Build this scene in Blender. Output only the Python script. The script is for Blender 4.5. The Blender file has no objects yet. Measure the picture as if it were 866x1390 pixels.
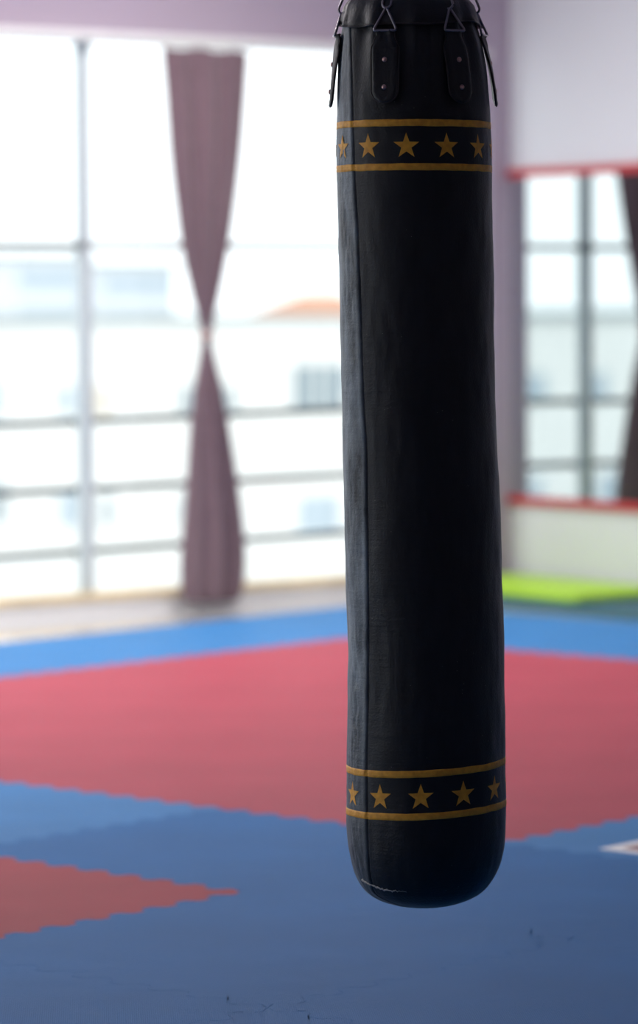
import bpy, bmesh, math, random
from mathutils import Vector, Matrix, noise
random.seed(7)
PI = math.pi
scn = bpy.context.scene
COL = scn.collection

# ------------------------------------------------------------------ camera model
FPX, HZ, ROLL, H = 4875.0, 401.0, 0.0057, 1.43
PIT = math.atan((650 - HZ) / FPX)
AF = Vector((0, math.cos(PIT), -math.sin(PIT)))
AU = Vector((0, math.sin(PIT), math.cos(PIT)))
AR = Vector((1, 0, 0))
EYE = Vector((0, 0, H))
def ray(x, y):
    dx, dy = x - 433, y - 650
    X = dx * math.cos(ROLL) - dy * math.sin(ROLL)
    Y = dx * math.sin(ROLL) + dy * math.cos(ROLL)
    return AF + AR * (X / FPX) - AU * (Y / FPX)

cam = bpy.data.cameras.new('camera')
camo = bpy.data.objects.new('camera', cam); COL.objects.link(camo)
cx = AR * math.cos(ROLL) - AU * math.sin(ROLL)
cy = AR * math.sin(ROLL) + AU * math.cos(ROLL)
cz = -AF
camo.matrix_world = Matrix(((cx.x, cy.x, cz.x, 0), (cx.y, cy.y, cz.y, 0), (cx.z, cy.z, cz.z, H), (0, 0, 0, 1)))
cam.sensor_fit = 'VERTICAL'; cam.sensor_height = 36 * 1390 / 1300; cam.sensor_width = 24
cam.lens = 135; cam.shift_y = -45 / 1390
cam.clip_end = 2000
cam.dof.use_dof = True; cam.dof.focus_distance = 6.78; cam.dof.aperture_fstop = 2.6
scn.camera = camo

# ------------------------------------------------------------------ frames of reference
YW, YM = 0.65, 0.8466
C0 = Vector((0.9615, 17.964, 0))                       # far corner of the room
US = Vector((-math.cos(YW), -math.sin(YW), 0))          # along the window wall, away from the corner
VT = Vector((math.sin(YW), -math.cos(YW), 0))           # along the mirror wall, towards the camera
def W(s, t, z): return C0 + US * s + VT * t + Vector((0, 0, z))
GU = Vector((math.cos(YM), math.sin(YM), 0)); GV = Vector((-math.sin(YM), math.cos(YM), 0))
def G(u, v, z=0): return GU * u + GV * v + Vector((0, 0, z))
SMAX, TMAX, ZC, ZF = 14.0, 17.0, 3.6, -0.025
def on_wall(px, py, t=0.0):
    """s, z on the plane parallel to the window wall at offset t"""
    n = VT; d = ray(px, py); P = W(0, t, 0)
    k = (P - EYE).dot(n) / d.dot(n); q = EYE + d * k
    return (q - C0).dot(US), q.z

# ------------------------------------------------------------------ materials
def mat(name, col, rough=0.5, spec=0.5, metal=0.0, noise_amt=0.0, noise_scale=5.0, bump=0.0, bump_scale=80.0, sheen=0.0, coat=0.0):
    m = bpy.data.materials.new(name); m.use_nodes = True
    nt = m.node_tree; b = nt.nodes['Principled BSDF']
    b.inputs['Base Color'].default_value = (*col, 1)
    b.inputs['Roughness'].default_value = rough
    b.inputs['Specular IOR Level'].default_value = spec
    b.inputs['Metallic'].default_value = metal
    b.inputs['Sheen Weight'].default_value = sheen
    b.inputs['Coat Weight'].default_value = coat
    tc = nt.nodes.new('ShaderNodeTexCoord')
    if noise_amt > 0:
        n = nt.nodes.new('ShaderNodeTexNoise'); n.inputs['Scale'].default_value = noise_scale; n.inputs['Detail'].default_value = 5
        nt.links.new(tc.outputs['Object'], n.inputs['Vector'])
        r = nt.nodes.new('ShaderNodeValToRGB')
        a = [max(0, c * (1 - noise_amt)) for c in col]; z = [min(1, c * (1 + noise_amt)) for c in col]
        r.color_ramp.elements[0].position = 0.3; r.color_ramp.elements[1].position = 0.7
        r.color_ramp.elements[0].color = (*a, 1); r.color_ramp.elements[1].color = (*z, 1)
        nt.links.new(n.outputs['Fac'], r.inputs['Fac']); nt.links.new(r.outputs['Color'], b.inputs['Base Color'])
    if bump > 0:
        n2 = nt.nodes.new('ShaderNodeTexNoise'); n2.inputs['Scale'].default_value = bump_scale; n2.inputs['Detail'].default_value = 4
        nt.links.new(tc.outputs['Object'], n2.inputs['Vector'])
        bp = nt.nodes.new('ShaderNodeBump'); bp.inputs['Strength'].default_value = bump; bp.inputs['Distance'].default_value = 0.003
        nt.links.new(n2.outputs['Fac'], bp.inputs['Height']); nt.links.new(bp.outputs['Normal'], b.inputs['Normal'])
    return m

def foam(name, col):
    """woven-pressed foam mat surface"""
    m = mat(name, col, 0.54, 0.08, noise_amt=0.08, noise_scale=2.2)
    nt = m.node_tree; b = nt.nodes['Principled BSDF']; tc = [n for n in nt.nodes if n.type == 'TEX_COORD'][0]
    mp = nt.nodes.new('ShaderNodeMapping'); mp.inputs['Rotation'].default_value = (0, 0, 0.0)
    nt.links.new(tc.outputs['Object'], mp.inputs['Vector'])
    hs = []
    for dr in ('X', 'Y'):
        w = nt.nodes.new('ShaderNodeTexWave'); w.wave_type = 'BANDS'; w.bands_direction = dr
        w.inputs['Scale'].default_value = 52; w.inputs['Distortion'].default_value = 0.0
        nt.links.new(mp.outputs['Vector'], w.inputs['Vector']); hs.append(w)
    mu = nt.nodes.new('ShaderNodeMath'); mu.operation = 'MULTIPLY'
    nt.links.new(hs[0].outputs['Fac'], mu.inputs[0]); nt.links.new(hs[1].outputs['Fac'], mu.inputs[1])
    big = nt.nodes.new('ShaderNodeTexNoise'); big.inputs['Scale'].default_value = 5; big.inputs['Detail'].default_value = 3
    nt.links.new(tc.outputs['Object'], big.inputs['Vector'])
    b1 = nt.nodes.new('ShaderNodeBump'); b1.inputs['Strength'].default_value = 0.9; b1.inputs['Distance'].default_value = 0.002
    b2 = nt.nodes.new('ShaderNodeBump'); b2.inputs['Strength'].default_value = 0.35; b2.inputs['Distance'].default_value = 0.012
    nt.links.new(mu.outputs[0], b1.inputs['Height']); nt.links.new(big.outputs['Fac'], b2.inputs['Height'])
    nt.links.new(b1.outputs['Normal'], b2.inputs['Normal']); nt.links.new(b2.outputs['Normal'], b.inputs['Normal'])
    return m

M = {}
M['wall_lilac'] = mat('lilac_paint', (0.43, 0.365, 0.45), 0.7, 0.3, bump=0.15, bump_scale=60)
M['wall_white'] = mat('pale_paint', (0.68, 0.69, 0.72), 0.6, 0.3, bump=0.15, bump_scale=60)
M['wall_back'] = mat('back_paint', (0.50, 0.44, 0.48), 0.7, 0.3)
M['ceiling'] = mat('ceiling_paint', (0.60, 0.55, 0.62), 0.8, 0.2)
M['floor'] = mat('pale_floor', (0.90, 0.90, 0.90), 0.12, 0.5, noise_amt=0.03, noise_scale=3, coat=1.0)
M['alu'] = mat('window_aluminium', (0.52, 0.58, 0.60), 0.45, 0.5)
M['alu_dark'] = mat('transom_aluminium', (0.16, 0.18, 0.18), 0.5, 0.4)
M['wood_sill'] = mat('sill_wood', (0.78, 0.62, 0.38), 0.5, 0.4, noise_amt=0.15, noise_scale=9)
M['trim'] = mat('trim_white', (0.78, 0.78, 0.78), 0.5, 0.4)
M['rail_dark'] = mat('railing_steel', (0.06, 0.075, 0.075), 0.5, 0.3)
M['cloth'] = mat('curtain_cloth', (0.165, 0.108, 0.128), 0.9, 0.2, noise_amt=0.10, noise_scale=30, bump=0.4, bump_scale=300, sheen=0.3)
M['tie'] = mat('tieback_cord', (0.55, 0.33, 0.30), 0.8, 0.2)
M['red_paint'] = mat('mirror_frame_red', (0.50, 0.02, 0.03), 0.4, 0.5)
M['green'] = mat('lime_vinyl', (0.42, 0.72, 0.02), 0.45, 0.4, noise_amt=0.05)
M['teal'] = mat('dark_teal_foam', (0.03, 0.11, 0.14), 0.6, 0.3)
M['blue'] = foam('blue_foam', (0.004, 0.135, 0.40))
M['blue2'] = foam('sheen_blue_foam', (0.040, 0.21, 0.50))  # paler copy of the blue: directional mat sheen put into the colour
M['red'] = foam('red_foam', (0.44, 0.058, 0.092))
M['red2'] = foam('deep_red_foam', (0.40, 0.045, 0.065))
M['white_mark'] = mat('white_mark', (0.85, 0.85, 0.85), 0.5, 0.4)
M['red_mark'] = mat('dark_red_mark', (0.20, 0.02, 0.03), 0.5, 0.4)
M['gold'] = mat('gold_print', (0.96, 0.40, 0.04), 0.55, 0.35, noise_amt=0.22, noise_scale=90, bump=0.3, bump_scale=200)
M['steel'] = mat('dark_steel', (0.30, 0.27, 0.29), 0.32, 0.5, metal=1.0)
M['rivet'] = mat('copper_rivet', (0.50, 0.30, 0.27), 0.3, 0.5, metal=1.0)
M['strap'] = mat('strap_leather', (0.010, 0.009, 0.010), 0.42, 0.45, bump=0.4, bump_scale=150)
M['strap_edge'] = mat('strap_piping', (0.035, 0.022, 0.022), 0.5, 0.45)
M['scuff'] = mat('worn_stitching', (0.55, 0.52, 0.48), 0.9, 0.2)
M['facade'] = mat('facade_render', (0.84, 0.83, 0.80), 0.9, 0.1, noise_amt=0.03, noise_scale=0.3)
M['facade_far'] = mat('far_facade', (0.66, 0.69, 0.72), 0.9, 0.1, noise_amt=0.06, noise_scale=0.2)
M['roof_edge'] = mat('roof_metal', (0.38, 0.42, 0.42), 0.9, 0.1)
M['roof_tile'] = mat('roof_tile', (0.62, 0.33, 0.22), 0.9, 0.1, noise_amt=0.1, noise_scale=2)
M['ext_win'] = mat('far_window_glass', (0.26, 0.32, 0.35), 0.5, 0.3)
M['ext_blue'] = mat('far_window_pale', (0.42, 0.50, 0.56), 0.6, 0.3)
M['ext_wood'] = mat('far_door_wood', (0.45, 0.33, 0.18), 0.8, 0.2)
M['snow'] = mat('pale_ground', (0.72, 0.73, 0.74), 0.9, 0.1, noise_amt=0.05, noise_scale=0.1)
M['plug'] = mat('plastic_white', (0.7, 0.7, 0.68), 0.4, 0.5)

# leather of the bag: black vinyl with a dusty, finely scratched surface
def leather():
    m = bpy.data.materials.new('bag_leather'); m.use_nodes = True
    nt = m.node_tree; b = nt.nodes['Principled BSDF']; L = nt.links.new
    tc = nt.nodes.new('ShaderNodeTexCoord')
    mp = nt.nodes.new('ShaderNodeMapping'); mp.inputs['Scale'].default_value = (1, 1, 0.35); L(tc.outputs['Object'], mp.inputs['Vector'])
    dust = nt.nodes.new('ShaderNodeTexNoise'); dust.inputs['Scale'].default_value = 30; dust.inputs['Detail'].default_value = 8; dust.inputs['Roughness'].default_value = 0.7
    L(mp.outputs[0], dust.inputs['Vector'])
    cr = nt.nodes.new('ShaderNodeValToRGB')
    cr.color_ramp.elements[0].position = 0.35; cr.color_ramp.elements[0].color = (0.003, 0.003, 0.004, 1)
    cr.color_ramp.elements[1].position = 0.8; cr.color_ramp.elements[1].color = (0.012, 0.0125, 0.015, 1)
    L(dust.outputs['Fac'], cr.inputs['Fac'])
    # tiny pale specks and nicks
    sp = nt.nodes.new('ShaderNodeTexVoronoi'); sp.inputs['Scale'].default_value = 75; L(tc.outputs['Object'], sp.inputs['Vector'])
    lt = nt.nodes.new('ShaderNodeMath'); lt.operation = 'LESS_THAN'; lt.inputs[1].default_value = 0.055; L(sp.outputs['Distance'], lt.inputs[0])
    pick = nt.nodes.new('ShaderNodeTexNoise'); pick.inputs['Scale'].default_value = 7; L(tc.outputs['Object'], pick.inputs['Vector'])
    gt = nt.nodes.new('ShaderNodeMath'); gt.operation = 'GREATER_THAN'; gt.inputs[1].default_value = 0.56; L(pick.outputs['Fac'], gt.inputs[0])
    an = nt.nodes.new('ShaderNodeMath'); an.operation = 'MULTIPLY'; L(lt.outputs[0], an.inputs[0]); L(gt.outputs[0], an.inputs[1])
    mx = nt.nodes.new('ShaderNodeMix'); mx.data_type = 'RGBA'; L(an.outputs[0], mx.inputs['Factor']); L(cr.outputs['Color'], mx.inputs['A'])
    mx.inputs['B'].default_value = (0.16, 0.15, 0.14, 1)
    pa = nt.nodes.new('ShaderNodeAttribute'); pa.attribute_name = 'dust_sheen_panel'
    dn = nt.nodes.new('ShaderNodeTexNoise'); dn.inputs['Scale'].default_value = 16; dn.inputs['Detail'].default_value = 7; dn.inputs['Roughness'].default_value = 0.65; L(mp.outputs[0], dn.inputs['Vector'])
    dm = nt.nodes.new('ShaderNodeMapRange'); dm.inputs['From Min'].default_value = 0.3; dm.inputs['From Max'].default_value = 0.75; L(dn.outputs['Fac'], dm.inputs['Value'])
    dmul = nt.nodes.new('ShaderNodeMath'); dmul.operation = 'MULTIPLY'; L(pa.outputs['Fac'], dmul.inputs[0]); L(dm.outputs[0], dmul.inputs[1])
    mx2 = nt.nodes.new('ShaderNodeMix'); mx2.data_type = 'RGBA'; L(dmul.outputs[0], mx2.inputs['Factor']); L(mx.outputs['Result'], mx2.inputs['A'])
    mx2.inputs['B'].default_value = (0.31, 0.36, 0.38, 1)  # grey of the left panel: dust, with window sheen painted in
    L(mx2.outputs['Result'], b.inputs['Base Color'])
    rr = nt.nodes.new('ShaderNodeMapRange'); rr.inputs['To Min'].default_value = 0.44; rr.inputs['To Max'].default_value = 0.62; L(dust.outputs['Fac'], rr.inputs['Value'])
    L(rr.outputs[0], b.inputs['Roughness'])
    b.inputs['Specular IOR Level'].default_value = 0.42
    b.inputs['Sheen Weight'].default_value = 0.22; b.inputs['Sheen Roughness'].default_value = 0.35; b.inputs['Sheen Tint'].default_value = (0.85, 0.93, 1, 1)
    # grain + fine horizontal creases
    g = nt.nodes.new('ShaderNodeTexNoise'); g.inputs['Scale'].default_value = 260; g.inputs['Detail'].default_value = 3; L(tc.outputs['Object'], g.inputs['Vector'])
    mp2 = nt.nodes.new('ShaderNodeMapping'); mp2.inputs['Scale'].default_value = (6, 6, 90); L(tc.outputs['Object'], mp2.inputs['Vector'])
    cr2 = nt.nodes.new('ShaderNodeTexNoise'); cr2.inputs['Scale'].default_value = 1.0; cr2.inputs['Detail'].default_value = 4; L(mp2.outputs[0], cr2.inputs['Vector'])
    wr = nt.nodes.new('ShaderNodeTexNoise'); wr.inputs['Scale'].default_value = 11; wr.inputs['Detail'].default_value = 5; wr.inputs['Distortion'].default_value = 0.8; L(mp.outputs[0], wr.inputs['Vector'])
    prev = None
    for node, st, ds in ((g, 0.7, 0.0012), (cr2, 0.6, 0.0020), (wr, 0.35, 0.006)):
        bp = nt.nodes.new('ShaderNodeBump'); bp.inputs['Strength'].default_value = st; bp.inputs['Distance'].default_value = ds
        L(node.outputs['Fac'], bp.inputs['Height'])
        if prev: L(prev.outputs['Normal'], bp.inputs['Normal'])
        prev = bp
    L(prev.outputs['Normal'], b.inputs['Normal'])
    return m
M['leather'] = leather()

def glass_mat(name, tint, refl):
    m = bpy.data.materials.new(name); m.use_nodes = True; nt = m.node_tree; nt.nodes.clear()
    o = nt.nodes.new('ShaderNodeOutputMaterial'); t = nt.nodes.new('ShaderNodeBsdfTransparent'); g = nt.nodes.new('ShaderNodeBsdfGlossy')
    t.inputs['Color'].default_value = (*tint, 1); g.inputs['Roughness'].default_value = 0.02
    f = nt.nodes.new('ShaderNodeMixShader'); f.inputs[0].default_value = refl
    nt.links.new(t.outputs[0], f.inputs[1]); nt.links.new(g.outputs[0], f.inputs[2]); nt.links.new(f.outputs[0], o.inputs[0])
    return m
M['glass'] = glass_mat('window_glass', (0.975, 0.985, 0.985), 0.05)
mm = bpy.data.materials.new('mirror_silver'); mm.use_nodes = True; b = mm.node_tree.nodes['Principled BSDF']
b.inputs['Base Color'].default_value = (0.64, 0.69, 0.70, 1); b.inputs['Metallic'].default_value = 1; b.inputs['Roughness'].default_value = 0.01
M['mirror'] = mm

# ------------------------------------------------------------------ helpers
def link(name, me, m=None, parent=None, smooth=False):
    o = bpy.data.objects.new(name, me); COL.objects.link(o)
    if m is not None: me.materials.clear(); me.materials.append(m)
    if smooth:
        for p in me.polygons: p.use_smooth = True
    if parent is not None: o.parent = parent
    return o
def from_bm(name, bm, m, parent=None, smooth=False):
    bmesh.ops.recalc_face_normals(bm, faces=bm.faces)
    me = bpy.data.meshes.new(name); bm.to_mesh(me); bm.free()
    return link(name, me, m, parent, smooth)
def empty(name, loc=(0, 0, 0)):
    o = bpy.data.objects.new(name, None); COL.objects.link(o); o.location = loc; o.empty_display_size = 0.1
    return o
def tag(o, label=None, cat=None, group=None, kind=None):
    if label: o['label'] = label
    if cat: o['category'] = cat
    if group: o['group'] = group
    if kind: o['kind'] = kind
    return o
def hexa(bm, pts):
    vs = [bm.verts.new(p) for p in pts]
    for f in ((0, 3, 2, 1), (4, 5, 6, 7), (0, 1, 5, 4), (1, 2, 6, 5), (2, 3, 7, 6), (3, 0, 4, 7)):
        bm.faces.new([vs[i] for i in f])
def wbox(bm, s0, s1, t0, t1, z0, z1, fn=W, org=Vector((0, 0, 0))):
    pts = [fn(s, t, z) - org for z in (z0, z1) for s, t in ((s0, t0), (s1, t0), (s1, t1), (s0, t1))]
    hexa(bm, pts)
def wall_obj(name, boxes, m, parent=None, bev=0.0, org=Vector((0, 0, 0)), fn=W):
    bm = bmesh.new()
    for bx in boxes: wbox(bm, *bx, fn=fn, org=org)
    o = from_bm(name, bm, m, parent)
    if bev:
        md = o.modifiers.new('bevel', 'BEVEL'); md.width = bev; md.segments = 2
    return o
def tube(bm, pts, r, seg=10, closed=False):
    n = len(pts); rings = []
    up = Vector((0.123, 0.31, 0.94)).normalized()
    for i, p in enumerate(pts):
        if closed: t = pts[(i + 1) % n] - pts[i - 1]
        else: t = pts[min(i + 1, n - 1)] - pts[max(i - 1, 0)]
        t = t.normalized()
        a = t.cross(up)
        if a.length < 1e-4: a = t.cross(Vector((1, 0, 0)))
        a.normalize(); b_ = t.cross(a).normalized(); up = a.cross(t).normalized() if not closed else up
        rr = r[i] if isinstance(r, (list, tuple)) else r
        rings.append([bm.verts.new(p + (a * math.cos(2 * PI * k / seg) + b_ * math.sin(2 * PI * k / seg)) * rr) for k in range(seg)])
    m_ = n if closed else n - 1
    for i in range(m_):
        A, B = rings[i], rings[(i + 1) % n]
        for k in range(seg):
            bm.faces.new((A[k], A[(k + 1) % seg], B[(k + 1) % seg], B[k]))
    if not closed:
        bm.faces.new(rings[0][::-1]); bm.faces.new(rings[-1])
def interp(tab, x):
    if x <= tab[0][0]: return tab[0][1]
    for (x0, y0), (x1, y1) in zip(tab, tab[1:]):
        if x <= x1:
            return y0 + (y1 - y0) * (x - x0) / (x1 - x0)
    return tab[-1][1]
def sinterp(tab, x):
    """Catmull-Rom through a table"""
    n = len(tab)
    if x <= tab[0][0]: return tab[0][1]
    if x >= tab[-1][0]: return tab[-1][1]
    for i in range(n - 1):
        if x <= tab[i + 1][0]: break
    x0, y0 = tab[i]; x1, y1 = tab[i + 1]; h = x1 - x0; t = (x - x0) / h
    m0 = (y1 - tab[i - 1][1]) / (x1 - tab[i - 1][0]) if i > 0 else (y1 - y0) / h
    m1 = (tab[i + 2][1] - y0) / (tab[i + 2][0] - x0) if i < n - 2 else (y1 - y0) / h
    return (2*t**3-3*t**2+1)*y0 + (t**3-2*t**2+t)*h*m0 + (-2*t**3+3*t**2)*y1 + (t**3-t**2)*h*m1

# ------------------------------------------------------------------ room shell
wall_obj('floor', [(-0.2, SMAX, -0.2, TMAX, ZF - 0.1, ZF)], M['floor'])['kind'] = 'structure'
wall_obj('ceiling', [(-0.2, SMAX, -0.2, TMAX, ZC, ZC + 0.1)], M['ceiling'])['kind'] = 'structure'
T2A, T2B = 1.2, 6.8; SE = 13.4; ZT = 2.595; PIER = 0.135
wall_obj('wall_far', [(-0.2, SMAX + 0.2, -0.25, 0, ZT + 0.04, ZC), (-0.2, PIER, -0.25, 0, ZF, ZT + 0.04), (SE, SMAX + 0.2, -0.25, 0, ZF, ZT + 0.04)], M['wall_lilac'])['kind'] = 'structure'
wall_obj('wall_right', [(-0.2, 0, 0, TMAX, ZF, ZC)], M['wall_white'])['kind'] = 'structure'
wall_obj('wall_left', [(SMAX, SMAX + 0.2, 0, T2A, ZF, ZC), (SMAX, SMAX + 0.2, T2B, TMAX, ZF, ZC), (SMAX, SMAX + 0.2, T2A, T2B, ZT, ZC)], M['wall_back'])['kind'] = 'structure'
wall_obj('wall_back', [(-0.2, SMAX + 0.2, TMAX, TMAX + 0.2, ZF, ZC)], M['wall_back'])['kind'] = 'structure'
wall_obj('trim_1', [(PIER, SE, -0.14, 0.02, ZT, ZT + 0.045)], M['trim'], bev=0.004)['kind'] = 'structure'

# window wall: aluminium frame, mullions, transom, panes, wooden sill
win = empty('window_1', W(PIER, 0, 0)); win['kind'] = 'structure'; wo = Vector(win.location)
S_MUL = [PIER + 0.02, 0.59, 2.495, 4.47, 6.45, 8.43, 10.41, 12.39, SE - 0.02]
for k, s in enumerate(S_MUL):
    w = 0.028
    wall_obj('mullion', [(s - w, s + w, -0.115, -0.055, 0.03, ZT)], M['alu'], win, bev=0.004, org=wo)
ZTR = 1.665
for a, b_ in zip(S_MUL, S_MUL[1:]):
    wall_obj('transom', [(a + 0.022, b_ - 0.022, -0.11, -0.04, ZTR - 0.015, ZTR + 0.015)], M['alu_dark'], win, bev=0.003, org=wo)
    wall_obj('pane', [(a + 0.022, b_ - 0.022, -0.078, -0.072, ZTR + 0.014, ZT)], M['glass'], win, org=wo)
    wall_obj('pane', [(a + 0.022, b_ - 0.022, -0.078, -0.072, 0.07, ZTR - 0.014)], M['glass'], win, org=wo)
wall_obj('sill', [(PIER, SE, -0.13, 0.012, 0.035, 0.07)], M['wood_sill'], win, bev=0.004, org=wo)

win2 = empty('added_window', W(SMAX, T2A, 0)); win2['kind'] = 'structure'; w2 = Vector(win2.location)  # unseen window, added to light the left side of the bag
TM = [T2A + (T2B - T2A) * k / 4 for k in range(5)]
for k, t in enumerate(TM):
    tt = min(max(t, T2A + .028), T2B - .028)
    wall_obj('mullion', [(SMAX + .055, SMAX + .115, tt - .028, tt + .028, 0.03, ZT)], M['alu'], win2, bev=0.004, org=w2)
for a, b_ in zip(TM, TM[1:]):
    wall_obj('transom', [(SMAX + .055, SMAX + .115, a + .028, b_ - .028, ZTR - .014, ZTR + .014)], M['alu'], win2, org=w2)
    wall_obj('pane', [(SMAX + .072, SMAX + .078, a + .028, b_ - .028, 0.03, ZT)], M['glass'], win2, org=w2)
wall_obj('sill', [(SMAX, SMAX + .2, T2A, T2B, ZF, 0.03)], M['trim'], win2, org=w2)
wall_obj('sill_base', [(PIER, SE, -0.2, 0.0, ZF, 0.035)], M['trim'], win, org=wo)
# railing just outside the glass
rail = empty('window_railing', W(6.5, -0.16, 0))
tag(rail, 'dark steel safety railing of three horizontal bars just outside the tall windows', 'railing')
ro = Vector(rail.location)
for z0, slp in ((0.888, -0.0136), (0.562, -0.009), (0.285, -0.0136)):          # height at s = 0, slope along the wall
    zf = lambda s: z0 + slp * min(s, 5.0)
    bm = bmesh.new()
    tube(bm, [W(s, -0.155, zf(s)) - ro for s in [-0.1 + 0.4 * i for i in range(34)]], 0.017, 10)
    br = from_bm('bar', bm, M['rail_dark'], rail, True)
    for s in S_MUL[1:-1]:
        bm = bmesh.new(); wbox(bm, s - .03, s + .03, -0.16, -0.112, zf(s) - .02, zf(s) + .02, org=ro)
        from_bm('bracket', bm, M['rail_dark'], br)
wall_obj('trim_2', [(-0.3, SMAX, -0.6, -0.2, -0.45, -0.25)], M['facade'])['kind'] = 'structure'

# curtain rail and curtains
cr_o = wall_obj('curtain_rail', [(0.3, 6.3, 0.03, 0.06, ZT + 0.005, ZT + 0.03)], M['trim'], bev=0.003)
tag(cr_o, 'slim white curtain rail along the head of the tall windows', 'curtain rail')

def curtain(name, rows, depth0, seed, toprow, label, ztie):
    """rows: (z, s_left, s_right, depth) where left = larger s"""
    root = empty(name, W((rows[-1][1] + rows[-1][2]) / 2, 0.14, ZF)); org = Vector(root.location)
    tag(root, label, 'curtain', 'tied back mauve curtains')
    L_ = [(r[0], r[1]) for r in rows][::-1]; R_ = [(r[0], r[2]) for r in rows][::-1]; D_ = [(r[0], r[3]) for r in rows][::-1]
    bm = bmesh.new(); NZ, NA = 130, 180; rings = []
    z0, z1 = rows[-1][0], rows[0][0]
    rnd = random.Random(seed); ph = [rnd.uniform(0, 2 * PI) for _ in range(4)]
    for i in range(NZ + 1):
        z = z0 + (z1 - z0) * i / NZ
        a, b_, d = sinterp(L_, z), sinterp(R_, z), sinterp(D_, z)
        c = (a + b_) / 2; hw = (a - b_) / 2; ring = []
        tw = 0.5 * math.exp(-((z - ztie) / 0.5) ** 2)
        dist = min(1.0, abs(z - ztie) / 0.35)
        for k in range(NA):
            th = 2 * PI * k / NA
            fold = 0.17 * math.sin(9 * th + ph[0] + tw * 3 + 0.6 * math.sin(z * 2)) + 0.07 * math.sin(17 * th + ph[1] + z) + 0.05 * math.sin(5 * th + ph[2] - z * 1.5)
            rr = 1 + fold * (0.35 + 0.65 * dist)
            # flatter ellipse with folds mostly in depth
            x = math.cos(th) * hw * (1 + fold * 0.15); y = math.sin(th) * d * (1 + 1.6 * fold * (0.4 + 0.6 * dist))
            zz = z + (0.008 * math.sin(6 * th) if i == NZ else 0)
            ring.append(bm.verts.new(W(c + x, 0.14 + y, zz) - org))
        rings.append(ring)
    for A, B in zip(rings, rings[1:]):
        for k in range(NA): bm.faces.new((A[k], A[(k + 1) % NA], B[(k + 1) % NA], B[k]))
    bm.faces.new(rings[0][::-1]); bm.faces.new(rings[-1])
    from_bm('cloth', bm, M['cloth'], root, True)
    bm = bmesh.new()
    c = (sinterp(L_, ztie) + sinterp(R_, ztie)) / 2; hw = (sinterp(L_, ztie) - sinterp(R_, ztie)) / 2 + 0.004; d = sinterp(D_, ztie) + 0.006
    tube(bm, [W(c + math.cos(2 * PI * k / 24) * hw, 0.14 + math.sin(2 * PI * k / 24) * d, ztie + 0.006 * math.sin(2 * PI * k / 24)) - org for k in range(24)], 0.011, 8, True)
    from_bm('tieback', bm, M['tie'], root, True)
    # small hooks up to the rail
    a, b_ = rows[0][1], rows[0][2]
    for k in range(7):
        s = b_ + 0.015 + (a - b_ - 0.03) * k / 6
        bm = bmesh.new(); tube(bm, [W(s, 0.14, z1 - 0.005) - org, W(s, 0.12, z1 + 0.015) - org, W(s, 0.05, ZT + 0.006) - org], 0.004, 6)
        from_bm('hook', bm, M['plug'], root, True)
    return root
def rows_from_px(pts, t=0.14):
    out = []
    for y, xl, xr, d in pts:
        sl, z = on_wall(xl, y, t); sr, _ = on_wall(xr, y, t); zc = on_wall((xl + xr) / 2, y, t)[1]
        out.append((zc, sl, sr, d))
    return out
CUR = [(69, 221, 335, .045), (130, 226, 331, .05), (200, 231, 325, .055), (280, 240, 315, .055), (340, 249, 306, .05), (400, 262, 296, .035), (440, 272, 288, .022),
       (456, 275, 286, .018), (475, 273, 288, .022), (520, 266, 298, .04), (580, 260, 308, .055), (650, 256, 318, .07), (720, 251, 326, .085), (770, 248, 328, .09), (800, 249, 325, .085), (816, 254, 319, .07)]
r1 = rows_from_px(CUR); zt1 = on_wall(280, 456, .14)[1]
r1[-1] = (max(r1[-1][0], ZF + .002), *r1[-1][1:])
curtain('curtain', r1, .05, 3, None, 'long mauve curtain tied at its middle, left of the black bag, reaching the floor', zt1)
# second curtain hangs nearer the corner; the photo shows it in the mirror
c1 = (r1[0][1] + r1[0][2]) / 2; SC2 = 0.80
r2 = [(z, (a - c1) * 1.0 + SC2, (b_ - c1) * 1.0 + SC2, d) for z, a, b_, d in r1]
curtain('curtain', r2, .05, 9, None, 'mauve curtain seen as a reflection at the right edge of the red framed mirror', zt1)

# ------------------------------------------------------------------ mirror on the right wall
mz0, mz1 = 0.405, 2.03; MT = 2.9
mir = empty('wall_mirror', W(0, 1.4, mz0)); mo = Vector(mir.location)
tag(mir, 'wall mirror in a thin red frame on the pale right wall', 'mirror')
bm = bmesh.new(); rot = MIRROR_ROT = 0.003
hexa(bm, [W(s + t * rot, t, z) - mo for z in (mz0 + .01, mz1 - .01) for s, t in ((0.002, .02), (0.002, MT - .02), (0.012, MT - .02), (0.012, .02))])
from_bm('mirror_glass', bm, M['mirror'], mir)
fw = 0.042
wall_obj('frame', [(0, .026, .004, MT, mz1 - fw / 2, mz1 + fw / 2), (0, .026, .004, MT, mz0 - fw / 2, mz0 + fw / 2),
                   (0, .026, MT - fw, MT, mz0 + fw / 2, mz1 - fw / 2)], M['red_paint'], mir, org=mo)

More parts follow.
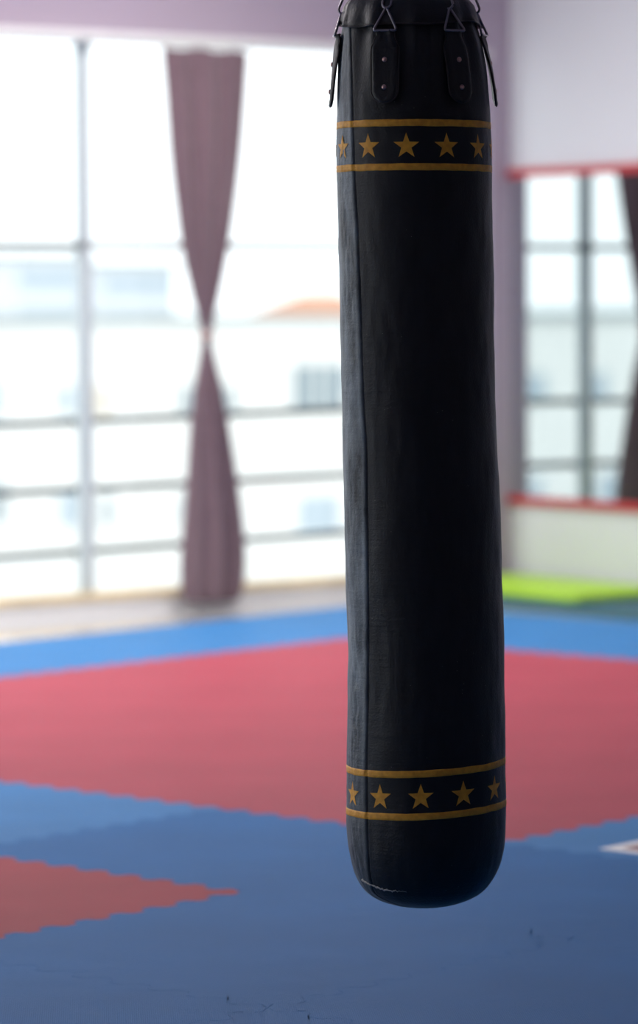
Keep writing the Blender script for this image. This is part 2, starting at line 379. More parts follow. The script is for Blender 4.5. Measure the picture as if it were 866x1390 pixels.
# ------------------------------------------------------------------ gym mats by the wall
def slab(name, corners, z0, z1, m, bev, parent=None):
    bm = bmesh.new(); a = [bm.verts.new(Vector((*c[:2], z0))) for c in corners]; b_ = [bm.verts.new(Vector((*c[:2], z1))) for c in corners]
    n = len(a); bm.faces.new(a[::-1]); bm.faces.new(b_)
    for i in range(n): bm.faces.new((a[i], a[(i + 1) % n], b_[(i + 1) % n], b_[i]))
    o = from_bm(name, bm, m, parent)
    md = o.modifiers.new('bevel', 'BEVEL'); md.width = bev; md.segments = 3
    return o
def rc(s0, s1, t0, t1, r=0.05):
    out = []
    for (cs, ct, a0) in ((s1 - r, t1 - r, 0), (s0 + r, t1 - r, 90), (s0 + r, t0 + r, 180), (s1 - r, t0 + r, 270)):
        for k in range(5):
            a = math.radians(a0 + 22.5 * k); out.append(W(cs + r * math.cos(a), ct + r * math.sin(a), 0))
    return out
o = slab('folding_mat', rc(0.02, 0.86, 0.03, 2.9, .02), ZF, 0.004, M['teal'], 0.005)
tag(o, 'dark teal floor mat along the right wall, lying beneath the lime mat', 'mat')
o = slab('exercise_mat', rc(0.05, 0.70, 0.06, 1.27, .05), 0.004, 0.04, M['green'], 0.012)
tag(o, 'lime green mat lying on the floor by the foot of the right wall', 'mat')

# ------------------------------------------------------------------ interlocking floor mats
TH = 0.023; AMP = 0.016; NT = 9
def tooth(t):
    """0..1 along a side -> sideways offset, dovetail-like wave"""
    x = (t * NT) % 1.0
    y = math.sin(2 * PI * x)
    y = max(-1, min(1, y * 1.9))
    end = min(1, t / 0.03, (1 - t) / 0.03)
    return AMP * y * max(0, end)
_cache = {}
def mat_mesh(wu, wv, su, sv):
    """su / sv: straight outer edges at the +u / +v side"""
    key = (wu, wv, su, sv)
    if key in _cache: return _cache[key]
    N = 126; g = 0.0002; pts = []
    for k in range(N):                                   # side v = 0, u rising
        t = k / N; pts.append((t * wu, tooth(t * wu % 1.0001)))
    for k in range(N):
        t = k / N; pts.append((wu + (0 if su else tooth(t * wv)), t * wv))
    for k in range(N):
        t = 1 - k / N; pts.append((t * wu, wv + (0 if sv else tooth(t * wu))))
    for k in range(N):
        t = 1 - k / N; pts.append((tooth(t * wv), t * wv))
    cu, cv = wu / 2, wv / 2
    def sh(p, q): return (cu + (p[0] - cu) * (1 - 2 * q / wu), cv + (p[1] - cv) * (1 - 2 * q / wv))
    bm = bmesh.new()
    lo = [bm.verts.new((*sh(p, g), -TH)) for p in pts]
    mid = [bm.verts.new((*sh(p, g), -0.0009)) for p in pts]
    hi = [bm.verts.new((*sh(p, g + 0.0008), 0)) for p in pts]
    n = len(pts)
    for A, B in ((lo, mid), (mid, hi)):
        for i in range(n): bm.faces.new((A[i], A[(i + 1) % n], B[(i + 1) % n], B[i]))
    ins = 0.05; ts = [k / N for k in range(N)]
    flat = [(t * wu, 0) for t in ts] + [(wu, t * wv) for t in ts] + [((1 - t) * wu, wv) for t in ts] + [(0, (1 - t) * wv) for t in ts]
    def inn(p): return (cu + (p[0] - cu) * (1 - 2 * ins / wu), cv + (p[1] - cv) * (1 - 2 * ins / wv))
    for ring, zz, fl in ((hi, 0, False), (lo, -TH, True)):
        nn = [bm.verts.new((*inn(p), zz)) for p in flat]
        for i in range(n):
            q = (ring[i], ring[(i + 1) % n], nn[(i + 1) % n], nn[i]); bm.faces.new(q[::-1] if fl else q)
        bm.faces.new(nn[::-1] if fl else nn)
    me = bpy.data.meshes.new('training_mat'); bm.to_mesh(me); bm.free(); me.materials.append(M['blue'])
    _cache[key] = me
    return me
U0, V0 = 6.29, 5.825
UR, VR, UB, VB = 5, 4, 1, 1      # red field ends UR tiles beyond U0, VR beyond V0
def in_room(p, mg=0.15):
    r = p - C0; s, t = r.dot(US), r.dot(VT)
    return mg < s < SMAX - mg and mg < t < TMAX - mg
def visible(u, v, wu=1, wv=1):
    for a in range(9):
        for b_ in range(9):
            p = G(u + wu * a / 8, v + wv * b_ / 8) - EYE
            z = p.dot(AF)
            if z > 1:
                x = 433 + FPX * p.x / z; y = 650 - FPX * p.dot(AU) / z
                if -5 < x < 871 and y < 1392: return True
    return False
special = {
    (-1, 0): ('red2', 'red interlocking mat ending in a point at the lower left, surrounded by blue mats'),
    (0, 0): ('blue', 'blue interlocking mat behind the tip of the lower left red mat'),
    (0, 1): ('blue2', 'paler blue interlocking mat at the left edge between two red areas'),
    (0, -1): ('blue', 'blue interlocking mat under the bottom of the hanging bag'),
    (-1, -1): ('blue', 'deep blue interlocking mat in front of the lower left red mat'),
    (1, -1): ('blue2', 'pale blue interlocking mat bearing the white outlined mark'),
    (0, -2): ('blue', 'blue interlocking mat at the lower right corner of the floor, in front of a seam'),
    (1, 0): ('red', 'nearest red mat of the large red field, its corner hidden behind the bag'),
}
TILES = {}
for i in range(-7, 7):
    for j in range(-9, 6):
        wu, wv = 1.0, 1.0
        if i > 6 or j > 4: continue
        if i == 6: wu = 0.32
        u, v = U0 + i, V0 + j
        cs = [G(u, v), G(u + wu, v), G(u, v + wv), G(u + wu, v + wv)]
        if not all(in_room(p) for p in cs): continue
        c = G(u + wu / 2, v + wv / 2) - C0
        if c.dot(US) < 1.2 and c.dot(VT) > 2.95 and False: continue
        if min((p - C0).dot(US) for p in cs) < 0.88: continue
        vis = visible(u, v, wu, wv)
        if not vis and (i, j) != (0, 0):
            # keep a belt of neighbours so the floor goes on beyond the frame
            if not visible(u - 3.2, v - 3.2, wu + 6.4, wv + 6.4): continue
        if (i, j) in special:
            mk, lab = special[(i, j)]; grp = 'interlocking floor mats'
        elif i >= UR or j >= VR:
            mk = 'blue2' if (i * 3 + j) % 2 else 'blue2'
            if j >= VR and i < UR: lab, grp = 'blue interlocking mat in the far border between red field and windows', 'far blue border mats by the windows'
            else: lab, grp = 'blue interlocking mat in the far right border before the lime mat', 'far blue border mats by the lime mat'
        elif i >= 1 and j >= 0:
            mk = 'red'; lab, grp = 'red interlocking mat within the large red field behind the bag', 'mats of the large red field'
        else:
            mk = 'blue'
            lab, grp = 'blue interlocking mat at the very front edge of the floor, nearest the viewer', 'foreground blue mats'
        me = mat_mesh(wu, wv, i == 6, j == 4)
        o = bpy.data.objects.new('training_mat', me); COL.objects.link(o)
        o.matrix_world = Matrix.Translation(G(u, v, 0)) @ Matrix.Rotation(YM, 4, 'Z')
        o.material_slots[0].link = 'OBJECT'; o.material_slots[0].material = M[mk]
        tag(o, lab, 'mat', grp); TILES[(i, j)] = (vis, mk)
print('TILES', len(TILES), {k: v for k, v in TILES.items() if v[0]})

# white outlined mark printed on the right-hand blue mat
mu, mv = 7.364, 5.558
mk = empty('floor_marking', G(mu + .35, mv - .35, 0)); ko = Vector(mk.location)
tag(mk, 'white outlined dark red square mark on the blue mat at the right edge', 'floor marking')
def gbox(bm, u0, u1, v0, v1, z0, z1): wbox(bm, u0, u1, v0, v1, z0, z1, fn=G, org=ko)
bm = bmesh.new(); w = 0.04; e = 0.74
gbox(bm, mu, mu + e, mv - w, mv, 0.0002, 0.0016); gbox(bm, mu, mu + e, mv - e, mv - e + w, 0.0002, 0.0016)
gbox(bm, mu, mu + w, mv - e + w, mv - w, 0.0002, 0.0016); gbox(bm, mu + e - w, mu + e, mv - e + w, mv - w, 0.0002, 0.0016)
from_bm('border', bm, M['white_mark'], mk)
bm = bmesh.new(); gbox(bm, mu + w, mu + e - w, mv - e + w, mv - w, 0.0002, 0.0012); from_bm('panel', bm, M['red_mark'], mk)

# ------------------------------------------------------------------ the heavy bag
YB = 6.9
def at_bag(x, y):
    d = ray(x, y); k = YB / d.y; q = EYE + d * k
    return q
PX = YB / FPX
LEFT = [(-14, 500), (-6, 484), (2, 476), (16, 472), (36, 468), (60, 463.5), (100, 459.5), (150, 457.5), (228, 457.5), (330, 459.5), (400, 461), (520, 463.5), (600, 465), (680, 467), (800, 469.5), (880, 471.8),
        (940, 471.2), (1000, 470.5), (1060, 470), (1100, 469.5), (1130, 470.5), (1150, 472.5), (1168, 476)]
RIGHT = [(-14, 614), (-6, 626), (2, 635), (16, 640), (36, 645), (60, 652.5), (100, 660.5), (150, 664.5), (228, 667), (330, 669), (450, 670.5), (520, 672), (600, 674.5), (700, 679.5), (780, 682), (850, 684), (950, 685.5), (1080, 687),
         (1120, 686.5), (1150, 684.5), (1168, 681)]
BOT = [(1168, 102.5), (1182, 98), (1194, 92), (1205, 84), (1214, 73), (1221, 58), (1227, 36), (1230, 12)]
def axis_r(y):
    if y <= 1168:
        l, r = sinterp(LEFT, y), sinterp(RIGHT, y); return (l + r) / 2, (r - l) / 2
    return 578.5 - (y - 1168) * 0.06, sinterp(BOT, y) if y < 1230 else 12
SEAMX = [(-14, 492), (10, 480), (40, 477), (156, 478.5), (231, 480.5), (320, 485), (440, 489.5), (560, 493), (600, 495.5), (690, 497), (870, 498.5), (1000, 497), (1110, 497), (1160, 499), (1187, 503), (1207, 512), (1230, 565)]
def seam_th(y):
    c, r = axis_r(y); return math.asin(max(-0.98, min(0.98, (sinterp(SEAMX, y) - c) / r)))
def bag_pt(y, th, off=0.0):
    """th: 0 faces the camera, positive to the right; y = picture height of the axis point"""
    c, r = axis_r(y); q = at_bag(c, y); R = r * PX
    # creases: long seam, pleats under the collar, soft dents
    st = seam_th(y); d = th - st
    d = (d + PI) % (2 * PI) - PI
    dr = -0.0030 * math.exp(-(d / 0.014) ** 2) + (0.0012 * math.exp(-((d + 0.05) / 0.04) ** 2)) + (-0.0012 if -0.5 < d < 0 else 0) * 0
    top = math.exp(-(max(0, y - 30) / 75.0) ** 2)
    dr += top * (0.0035 * math.sin(11 * th + 1.3) + 0.002 * math.sin(19 * th + 0.4)) * (1 if y > 30 else 0.3)
    dr += 0.0016 * noise.noise(Vector((math.sin(th) * 3.1, math.cos(th) * 3.1, y * 0.012))) + 0.0008 * noise.noise(Vector((math.sin(th) * 9, math.cos(th) * 9, y * 0.03 + 7)))
    lf = math.exp(-((d + 0.28) / 0.16) ** 2)
    dr += lf * 0.0016 * noise.noise(Vector((th * 14, 3, y * 0.055))) * (1 if y < 420 or y > 850 else 0.35)
    fade = min(1, r / 60)
    R = R + dr * fade + off
    return Vector((q.x + math.sin(th) * R, q.y - math.cos(th) * R, q.z))
bag = empty('punching_bag', at_bag(578, 1230))
bo = Vector(bag.location)
tag(bag, 'long black leather heavy bag with gold star bands, hanging by chains above the mats', 'punching bag')
# angular sampling, denser at the seam
NA = 260
bm = bmesh.new(); rings = []
ys = []
y = -13.0
while y < 1230: ys.append(y); y += 4.0 if y < 1150 else 2.0
ys.append(1230)
for y in ys:
    st = seam_th(y)
    ths = []
    for k in range(NA):
        f = k / NA
        ths.append(st - PI + 2 * PI * f)
    # warp towards the seam (f = .5)
    ths = [st + (2 * PI) * ((a - st) / (2 * PI)) * (0.35 + 0.65 * min(1, abs((a - st) / PI) ** 0.7)) if abs(a - st) < PI else a for a in ths]
    rings.append([bm.verts.new(bag_pt(y, th) - bo) for th in ths])
for A, B in zip(rings, rings[1:]):
    for k in range(NA): bm.faces.new((A[k], A[(k + 1) % NA], B[(k + 1) % NA], B[k]))
for ring, y in ((rings[0], -13), (rings[-1], 1230)):
    c, r = axis_r(y); q = at_bag(c, y + (-2 if y < 0 else 1.0)); v = bm.verts.new(q - bo)
    for k in range(NA): bm.faces.new((ring[k], ring[(k + 1) % NA], v))
body = from_bm('body', bm, M['leather'], bag, True)
at = body.data.attributes.new('dust_sheen_panel', 'FLOAT', 'POINT'); vi = 0
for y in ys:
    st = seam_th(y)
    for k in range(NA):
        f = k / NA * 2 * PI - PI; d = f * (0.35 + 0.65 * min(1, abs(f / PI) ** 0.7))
        at.data[vi].value = max(0.0, min(1.0, -d / 0.02)) * max(0.0, min(1.0, (1.6 + d) / 0.5)) * (1 - 0.65 * max(0.0, min(1.0, (y - 880) / 160))); vi += 1  # dust and painted sheen start left of the seam, weaker low down

# collar flap round the top
bm = bmesh.new(); prof = [(-14, .0035), (-4, .005), (8, .0065), (20, .0075), (30, .008), (36, .0085), (38, .006), (36, .002)]; rr = []
for y, off in prof:
    ring = []
    for k in range(160):
        th = 2 * PI * k / 160
        dip = 3.0 * math.sin(th * 2 + 2.4) + 1.5 * math.sin(5 * th)
        bulge = 0.0015 * abs(math.sin(th)) ** 10 * max(0, min(1, (y + 14) / 20))
        ring.append(bm.verts.new(bag_pt(y + (dip if y > 25 else 0), th, off + bulge) - bo))
    rr.append(ring)
for A, B in zip(rr, rr[1:]):
    for k in range(160): bm.faces.new((A[k], A[(k + 1) % 160], B[(k + 1) % 160], B[k]))
from_bm('collar', bm, M['strap'], bag, True)
bm = bmesh.new()
tube(bm, [bag_pt(37 + 3.0 * math.sin(t * 2 + 2.4) + 1.5 * math.sin(5 * t), t, 0.0085 + 0.0015 * abs(math.sin(t)) ** 10) - bo for t in [2 * PI * k / 120 for k in range(120)]], 0.0018, 6, True)
from_bm('piping', bm, M['strap_edge'], bag, True)

# long stitched seam: thread in the crease
bm = bmesh.new()
for k in range(0, 290):
    y = 60 + k * 3.9
    if y > 1180: break
    a = bag_pt(y, seam_th(y) + 0.018, 0.0004) - bo; b_ = bag_pt(y + 2.4, seam_th(y + 2.4) + 0.018, 0.0004) - bo
    tube(bm, [a, (a + b_) / 2 + (a + b_).normalized() * 0, b_], 0.00035, 5)
st_o = from_bm('stitching', bm, mat('seam_thread', (0.05, 0.05, 0.055), 0.8, 0.2), bag, True)

# star bands
def band_y(y0, th, which):
    """height of a band at angle th (axis height)"""
    return y0 + (-5.2 * math.sin(th) if which == 'low' else (0.6 * math.sin(th) - 0.5))
def stripe(y0, which, h):
    bm = bmesh.new(); N = 300; R4 = []
    for off, dy in ((0.0, -h / 2), (0.0006, -h / 2 + .3), (0.0006, -h / 6), (0.0006, h / 6), (0.0006, h / 2 - .3), (0.0, h / 2)):
        R4.append([bm.verts.new(bag_pt(band_y(y0, 2 * PI * k / N - PI, which) + dy + 0.5 * noise.noise(Vector((k * .15, y0, dy))), 2 * PI * k / N - PI, off) - bo) for k in range(N)])
    for A, B in zip(R4, R4[1:]):
        for k in range(N): bm.faces.new((A[k], A[(k + 1) % N], B[(k + 1) % N], B[k]))
    return from_bm('stripe', bm, M['gold'], bag, True)
def star(y0, which, th0, R):
    bm = bmesh.new(); c = bm.verts.new((0, 0, 0)); vs = []
    for k in range(10):
        a = PI / 2 + k * PI / 5; r = R if k % 2 == 0 else R * 0.40
        vs.append(bm.verts.new((math.cos(a) * r, math.sin(a) * r, 0)))
    for k in range(10): bm.faces.new((c, vs[k], vs[(k + 1) % 10]))
    bmesh.ops.subdivide_edges(bm, edges=bm.edges[:], cuts=5, use_grid_fill=True)
    bmesh.ops.triangulate(bm, faces=bm.faces[:])
    for v in bm.verts:
        cc, rpx = axis_r(y0)
        th = th0 + v.co.x / rpx
        v.co = bag_pt(band_y(y0, th, which) - v.co.y, th, 0.0006) - bo
    return from_bm('star', bm, M['gold'], bag, True)
# axis heights: front rows appear lower/higher by the viewing angle
def yax(yf, R): return yf - R * (yf - HZ) / FPX
for y0, which in ((171.8, 'top'), (230.6, 'top'), (1036.0, 'low'), (1092.5, 'low')):
    stripe(yax(y0, 0) if False else y0, which, 9.2)
for k in range(12):
    star(203, 'top', math.radians(-7 + 30 * k), 18)
    if k < 11: star(1067, 'low', math.radians(-5.5 + 31 * (k - 5)), 18)

# worn pale stitching along the bottom seam
bm = bmesh.new()
pts = []
for k in range(60):
    th = math.radians(-66 + k * 0.82)
    pts.append(bag_pt(1187 + min(9, k * 0.27) + 3.2 * noise.noise(Vector((k * .5, 0, 0))) + 0.12 * max(0, 0), th, 0.0006) - bo)
rad = [0.0026 * (0.55 + 0.6 * abs(noise.noise(Vector((k * .7, 4, 0))))) * (1 if k < 34 else max(.18, 1 - (k - 34) / 22)) for k in range(60)]
tube(bm, pts, rad, 6)
from_bm('worn_seam', bm, M['scuff'], bag, True)

# hanging straps with rivets and rings, and chains up to a swivel
SW = at_bag(556, 0); SW = Vector((SW.x, YB, SW.z + 0.27))
def strap(th0):
    HW, TOP, BOTY = 18.0, 44, 121
    def P(x, y, off):
        base = 0.004 + 0.007 * max(0, (y - 40) / 100) + (0.004 if y < 44 else 0)
        c, r = axis_r(max(y, 20)); return bag_pt(y + 6, th0 + x / r, base + off) - bo
    outline = []
    for k in range(17):
        a = PI * k / 16; outline.append((HW * math.cos(a), BOTY + HW * math.sin(a)))
    outline += [(-HW, 95), (-HW, 75), (-HW, 64), (-HW * .80, 57), (-HW * .68, 50), (-HW * .68, 40), (HW * .68, 40), (HW * .68, 50), (HW * .80, 57), (HW, 64), (HW, 75), (HW, 95)]
    # dense slab: rows between left/right limits
    bm = bmesh.new(); rows = []
    yy = [40 + i * 3 for i in range(33)] + [138.4]
    def lim(y):
        if y > BOTY: return math.sqrt(max(0.3, HW * HW - (y - BOTY) ** 2))
        return interp([(40, HW * .68), (50, HW * .68), (57, HW * .82), (64, HW), (121, HW)], y)
    for y in yy:
        l = lim(y); row_o = []; row_i = []
        for k in range(13):
            x = -l + 2 * l * k / 12
            ed = min(1, (l - abs(x)) / 2.2); ridge = 0.0014 * math.exp(-((HW * .0 + (l - abs(x)) - 6.5) / 1.4) ** 2)
            row_o.append(bm.verts.new(P(x, y, 0.0042 * (0.45 + 0.55 * ed) + ridge))); row_i.append(bm.verts.new(P(x, y, -0.0005)))
        rows.append((row_o, row_i))
    for (A, Ai), (B, Bi) in zip(rows, rows[1:]):
        for k in range(12):
            bm.faces.new((A[k], A[k + 1], B[k + 1], B[k])); bm.faces.new((Bi[k], Bi[k + 1], Ai[k + 1], Ai[k]))
        bm.faces.new((A[0], B[0], Bi[0], Ai[0])); bm.faces.new((B[12], A[12], Ai[12], Bi[12]))
    for (A, Ai) in (rows[0], rows[-1]):
        for k in range(12): bm.faces.new((A[k], Ai[k], Ai[k + 1], A[k + 1]))
    so = from_bm('strap', bm, M['strap'], bag, True)
    bm = bmesh.new(); tube(bm, [P(x * 0.99, y, 0.0025) for x, y in outline], 0.0011, 6, True)
    from_bm('strap_piping', bm, M['strap_edge'], so, True)
    for y in (81, 118):
        p = P(0, y, 0.0045); nrm = (P(0, y, 0.02) - p).normalized()
        bm = bmesh.new(); bmesh.ops.create_uvsphere(bm, u_segments=16, v_segments=8, radius=0.0052)
        q = nrm.to_track_quat('Z', 'Y').to_matrix().to_4x4()
        for v in bm.verts: v.co.z *= 0.55
        bmesh.ops.transform(bm, matrix=Matrix.Translation(p) @ q, verts=bm.verts)
        from_bm('rivet', bm, M['rivet'], so, True)
    # triangular wire ring
    base = P(0, 42, 0.004); right = (P(8, 42, 0.004) - P(-8, 42, 0.004)).normalized()
    apex_dir = ((SW - bo) - base).normalized()
    up = (P(0, 8, 0.001) - base).normalized()
    Ht = 33 * PX; Wd = 16.5 * PX
    A = base + up * Ht; Bl = base - right * Wd; Br = base + right * Wd
    def rc_(p, q, r_): return p + (q - p).normalized() * r_
    cr_ = 0.006; loop = []
    for a, b_, c in ((Bl, A, Br), (A, Br, Bl), (Br, Bl, A)):   # corner b_ between a and c
        p0 = rc_(b_, a, cr_); p1 = rc_(b_, c, cr_)
        for k in range(5):
            t = k / 4; loop.append((1 - t) ** 2 * p0 + 2 * t * (1 - t) * b_ + t * t * p1)
    bm = bmesh.new(); tube(bm, loop, 0.0024, 8, True)
    from_bm('ring', bm, M['steel'], bag, True)
    return A
def link_loop(bm, p, d, side, L, wd, r):
    pts = []
    h = L / 2 - wd
    for k in range(20):
        a = 2 * PI * k / 20; x = math.cos(a) * wd; y = math.sin(a) * wd + (h if math.sin(a) > 0 else -h)
        pts.append(p + side * x + d * y)
    tube(bm, pts, r, 8, True)
for deg in (-21.5, 34, 92, 150, 210, 268):
    A = strap(math.radians(deg))
    end = SW - bo; d = (end - A); Ln = d.length; d.normalize()
    sd = d.cross(Vector((0.3, 0.9, 0.1))).normalized(); sd2 = d.cross(sd).normalized()
    bm = bmesh.new(); pos = 0.004; q = 0
    while pos < Ln - 0.01:
        Lk = 0.052 if q == 0 else 0.036
        link_loop(bm, A + d * (pos + Lk / 2 - 0.006), d, sd if q % 2 == 0 else sd2, Lk, 0.0085 if q == 0 else 0.0075, 0.0024)
        pos += Lk - 0.0075; q += 1
    from_bm('chain', bm, M['steel'], bag, True)
# swivel and main chain
bm = bmesh.new(); s0 = SW - bo
link_loop(bm, s0 + Vector((0, 0, 0.015)), Vector((0, 0, 1)), Vector((1, 0, 0)), 0.06, 0.025, 0.005)
tube(bm, [s0 + Vector((0, 0, .045)), s0 + Vector((0, 0, .09))], 0.012, 16)
from_bm('swivel', bm, M['steel'], bag, True)
bm = bmesh.new(); z = 0.105; q = 0
while SW.z + z < ZC - 0.09:
    link_loop(bm, s0 + Vector((0, 0, z)), Vector((0, 0, 1)), Vector((1, 0, 0)) if q % 2 == 0 else Vector((0, 1, 0)), 0.044, 0.010, 0.0035); z += 0.034; q += 1
from_bm('main_chain', bm, M['steel'], bag, True)
hk = empty('ceiling_hook', (SW.x, SW.y, ZC)); tag(hk, 'steel eye plate on the ceiling above the black heavy bag', 'hook')
bm = bmesh.new(); bmesh.ops.create_cone(bm, cap_ends=True, segments=32, radius1=0.05, radius2=0.045, depth=0.012); bmesh.ops.translate(bm, vec=(0, 0, -0.006), verts=bm.verts)
from_bm('plate', bm, M['steel'], hk)
bm = bmesh.new(); link_loop(bm, Vector((0, 0, -0.05)), Vector((0, 0, 1)), Vector((1, 0, 0)), 0.085, 0.02, 0.006); from_bm('eye', bm, M['steel'], hk, True)

# ------------------------------------------------------------------ outside
OFF = -92.0; GZ = -14.0
def ext_rect(x0, y0, x1, y1, t):
    s0, z0 = on_wall(x0, y0, t); s1, z1 = on_wall(x1, y1, t); sm, za = on_wall((x0 + x1) / 2, y0, t); _, zb = on_wall((x0 + x1) / 2, y1, t)
    return min(s0, s1), max(s0, s1), min(za, zb), max(za, zb)
g = wall_obj('ground', [(-400, 500, -500, -1, GZ - .5, GZ)], M['snow']); g['kind'] = 'structure'
bl = empty('apartment_building', W(20, OFF, GZ)); blo = Vector(bl.location)
tag(bl, 'long pale apartment block across the street, filling the lower half of the windows', 'building')
sA, zr = on_wall(200, 441, OFF)
wall_obj('wall', [(-70, 130, OFF - 12, OFF, GZ, zr)], M['facade'], bl, org=blo)
wall_obj('parapet', [(-70, 130, OFF - 12.2, OFF + .15, zr, zr + 0.33)], M['roof_edge'], bl, org=blo)
WINS = [(76, 522, 102, 562, 'ext_blue'), (132, 522, 146, 566, 'ext_wood'), (243, 522, 262, 566, 'ext_win'), (303, 522, 320, 562, 'ext_win'), (396, 494, 430, 561, 'ext_win'), (434, 494, 468, 561, 'ext_win'),
        (-14, 650, 9, 712, 'ext_win'), (78, 668, 110, 716, 'ext_blue'), (136, 672, 154, 716, 'ext_win'), (243, 672, 262, 716, 'ext_win'), (404, 672, 460, 724, 'ext_blue'), (-16, 515, 6, 566, 'ext_blue')]
rects = [(*ext_rect(a, b_, c, d, OFF), m_) for a, b_, c, d, m_ in WINS]
s_lo = ext_rect(470, 500, 480, 510, OFF)[0]; s_hi = ext_rect(-16, 500, -10, 510, OFF)[1]
rnd = random.Random(5)
for zc in (on_wall(200, 542, OFF)[1], on_wall(200, 694, OFF)[1]):
    s = s_hi + 2.2
    while s < 95: rects.append((s, s + 1.3, zc - .6, zc + .6, rnd.choice(['ext_win', 'ext_blue']))); s += rnd.uniform(2.6, 4.2)
    s = s_lo - 3.2
    while s > -40: rects.append((s, s + 1.3, zc - .6, zc + .6, rnd.choice(['ext_win', 'ext_blue']))); s -= rnd.uniform(2.6, 4.2)
for s0_, s1_, z0_, z1_, m_ in rects:
    w_ = wall_obj('window', [(s0_ - .06, s1_ + .06, OFF - .02, OFF + .06, z0_ - .12, z0_), (s0_ - .06, s1_ + .06, OFF - .02, OFF + .04, z1_, z1_ + .06),
                             (s0_ - .06, s0_, OFF - .02, OFF + .04, z0_, z1_), (s1_, s1_ + .06, OFF - .02, OFF + .04, z0_, z1_), ((s0_ + s1_) / 2 - .03, (s0_ + s1_) / 2 + .03, OFF - .02, OFF + .035, z0_, z1_)], M['facade'], bl, org=blo)
    wall_obj('pane', [(s0_, s1_, OFF - .01, OFF + .02, z0_, z1_)], M[m_], w_, org=blo)
# hazy blocks further off
def block(px0, px1, ytop, t, m, label, nwin, roof=None):
    s0_, s1_, _, zt = ext_rect(px0, ytop, px1, ytop + 20, t)
    r = empty('distant_building', W((s0_ + s1_) / 2, t, GZ)); ro_ = Vector(r.location); tag(r, label, 'building')
    wall_obj('wall', [(s0_, s1_, t - 5, t, GZ, zt)], M[m], r, org=ro_)
    if roof:
        bm = bmesh.new(); c = (s0_ + s1_) / 2; h = roof
        pts = [W(s0_ - .6, t + .6, zt) - ro_, W(s1_ + .6, t + .6, zt) - ro_, W(s1_ + .6, t - 5.6, zt) - ro_, W(s0_ - .6, t - 5.6, zt) - ro_]
        rg = [W(s0_ + 2, t - 2.5, zt + h) - ro_, W(s1_ - 2, t - 2.5, zt + h) - ro_]
        v = [bm.verts.new(p) for p in pts + rg]
        for f in ((0, 1, 5, 4), (1, 2, 5), (2, 3, 4, 5), (3, 0, 4), (3, 2, 1, 0)): bm.faces.new([v[i] for i in f])
        from_bm('roof', bm, M['roof_tile'], r)
    else:
        wall_obj('roof', [(s0_ - .3, s1_ + .3, t - 5.3, t + .3, zt, zt + .5)], M['roof_edge'], r, org=ro_)
    for k in range(nwin):
        for zz in range(2):
            sw = s0_ + (s1_ - s0_) * (k + .5) / nwin; za = zt - 1.6 - 3.0 * zz
            wall_obj('window', [(sw - .6, sw + .6, t - .05, t + .05, za - .7, za + .7)], M['ext_blue'], r, org=ro_)
    return r
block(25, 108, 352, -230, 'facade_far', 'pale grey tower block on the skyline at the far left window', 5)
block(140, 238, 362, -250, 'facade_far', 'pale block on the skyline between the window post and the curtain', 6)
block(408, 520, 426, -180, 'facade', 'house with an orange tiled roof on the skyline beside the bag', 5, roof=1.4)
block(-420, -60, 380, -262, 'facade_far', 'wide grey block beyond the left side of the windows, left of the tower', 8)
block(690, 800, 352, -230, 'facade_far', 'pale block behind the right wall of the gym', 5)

FILL_W = (88, 14)
# ------------------------------------------------------------------ light: overcast daylight through the windows, and fill panels added on the ceiling
wd = bpy.data.worlds.new('overcast'); scn.world = wd; wd.use_nodes = True

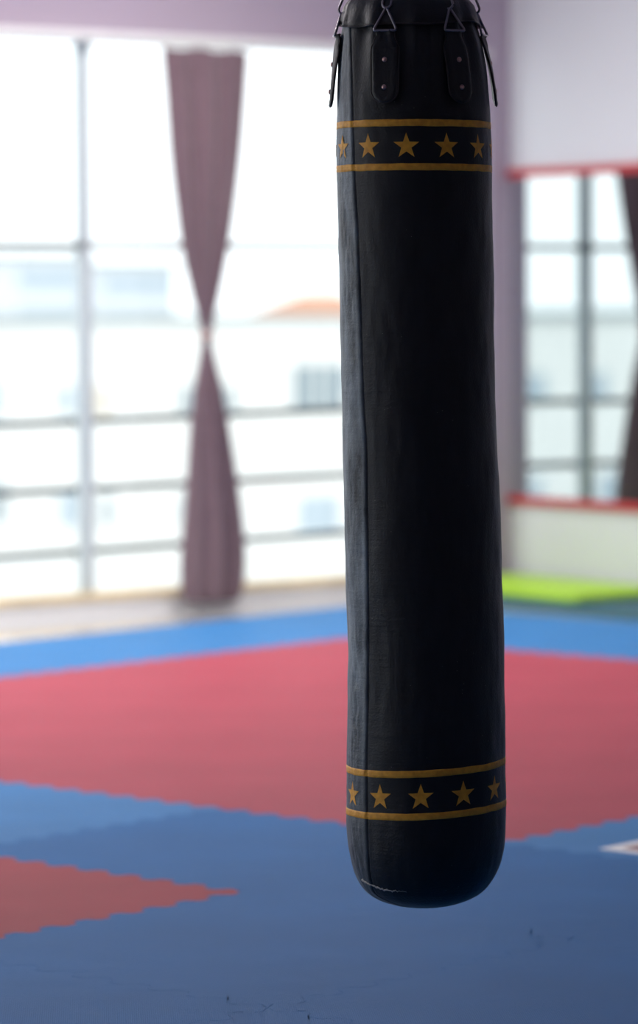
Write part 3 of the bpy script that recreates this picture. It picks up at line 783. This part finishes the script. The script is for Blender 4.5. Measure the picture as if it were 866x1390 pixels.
M['fill_glow'] = bpy.data.materials.new('fill_diffuser'); M['fill_glow'].use_nodes = True; lb = M['fill_glow'].node_tree.nodes['Principled BSDF']  # glowing face of the added fill panels
lb.inputs['Emission Color'].default_value = (1, 0.96, 0.93, 1); lb.inputs['Emission Strength'].default_value = 1.2
fill0 = None
for a_, t_ in enumerate((1.9, 4.6)):  # unseen ceiling panels, added to brighten the walls and mats
    for b2_, s_ in enumerate((2.6, 5.6, 8.6, 11.6)):
        r_ = empty('added_fill_panel', W(s_, t_, ZC - .04)); lo2 = Vector(r_.location)
        tag(r_, 'added unseen square fill light panel above the gym mats', 'fill light', 'added fill panels')
        wall_obj('housing', [(s_ - .5, s_ + .5, t_ - .5, t_ + .5, ZC - .04, ZC)], M['trim'], r_, org=lo2)
        wall_obj('diffuser', [(s_ - .45, s_ + .45, t_ - .45, t_ + .45, ZC - .05, ZC - .041)], M['fill_glow'], r_, org=lo2)
        ld = bpy.data.lights.new('fill_lamp', 'AREA'); ld.shape = 'SQUARE'; ld.size = 0.88; ld.energy = FILL_W[a_]; ld.color = (1, 0.95, 0.93)
        l_ = bpy.data.objects.new('fill_lamp', ld); COL.objects.link(l_); l_.location = W(s_, t_, ZC - .056)
nt = wd.node_tree; bg = nt.nodes['Background']
bg.inputs['Color'].default_value = (0.93, 0.98, 1.0, 1); bg.inputs['Strength'].default_value = 2.1
# portals guide the sky light through the glass
for k in range(2):
    ld = bpy.data.lights.new('window_portal', 'AREA'); ld.shape = 'RECTANGLE'; ld.size = 6.6; ld.size_y = 2.6
    ld.cycles.is_portal = True
    lo_ = bpy.data.objects.new('window_portal', ld); COL.objects.link(lo_)
    p = W(PIER + 3.3 + 6.65 * k, -0.3, 1.3)
    z_ax = -VT; x_ax = US; y_ax = z_ax.cross(x_ax)
    lo_.matrix_world = Matrix(((x_ax.x, y_ax.x, z_ax.x, p.x), (x_ax.y, y_ax.y, z_ax.y, p.y), (x_ax.z, y_ax.z, z_ax.z, p.z), (0, 0, 0, 1)))
ld = bpy.data.lights.new('window_portal', 'AREA'); ld.shape = 'RECTANGLE'; ld.size = T2B - T2A; ld.size_y = 2.6; ld.cycles.is_portal = True
lo_ = bpy.data.objects.new('window_portal', ld); COL.objects.link(lo_)
p = W(SMAX + .25, (T2A + T2B) / 2, 1.3); z_ax = US; x_ax = VT; y_ax = z_ax.cross(x_ax)
lo_.matrix_world = Matrix(((x_ax.x, y_ax.x, z_ax.x, p.x), (x_ax.y, y_ax.y, z_ax.y, p.y), (x_ax.z, y_ax.z, z_ax.z, p.z), (0, 0, 0, 1)))
vs = scn.view_settings
scn.display_settings.display_device = 'sRGB'
vs.view_transform = 'Standard'; vs.look = 'None'; vs.gamma = 1; vs.exposure = 0.0; vs.use_curve_mapping = False
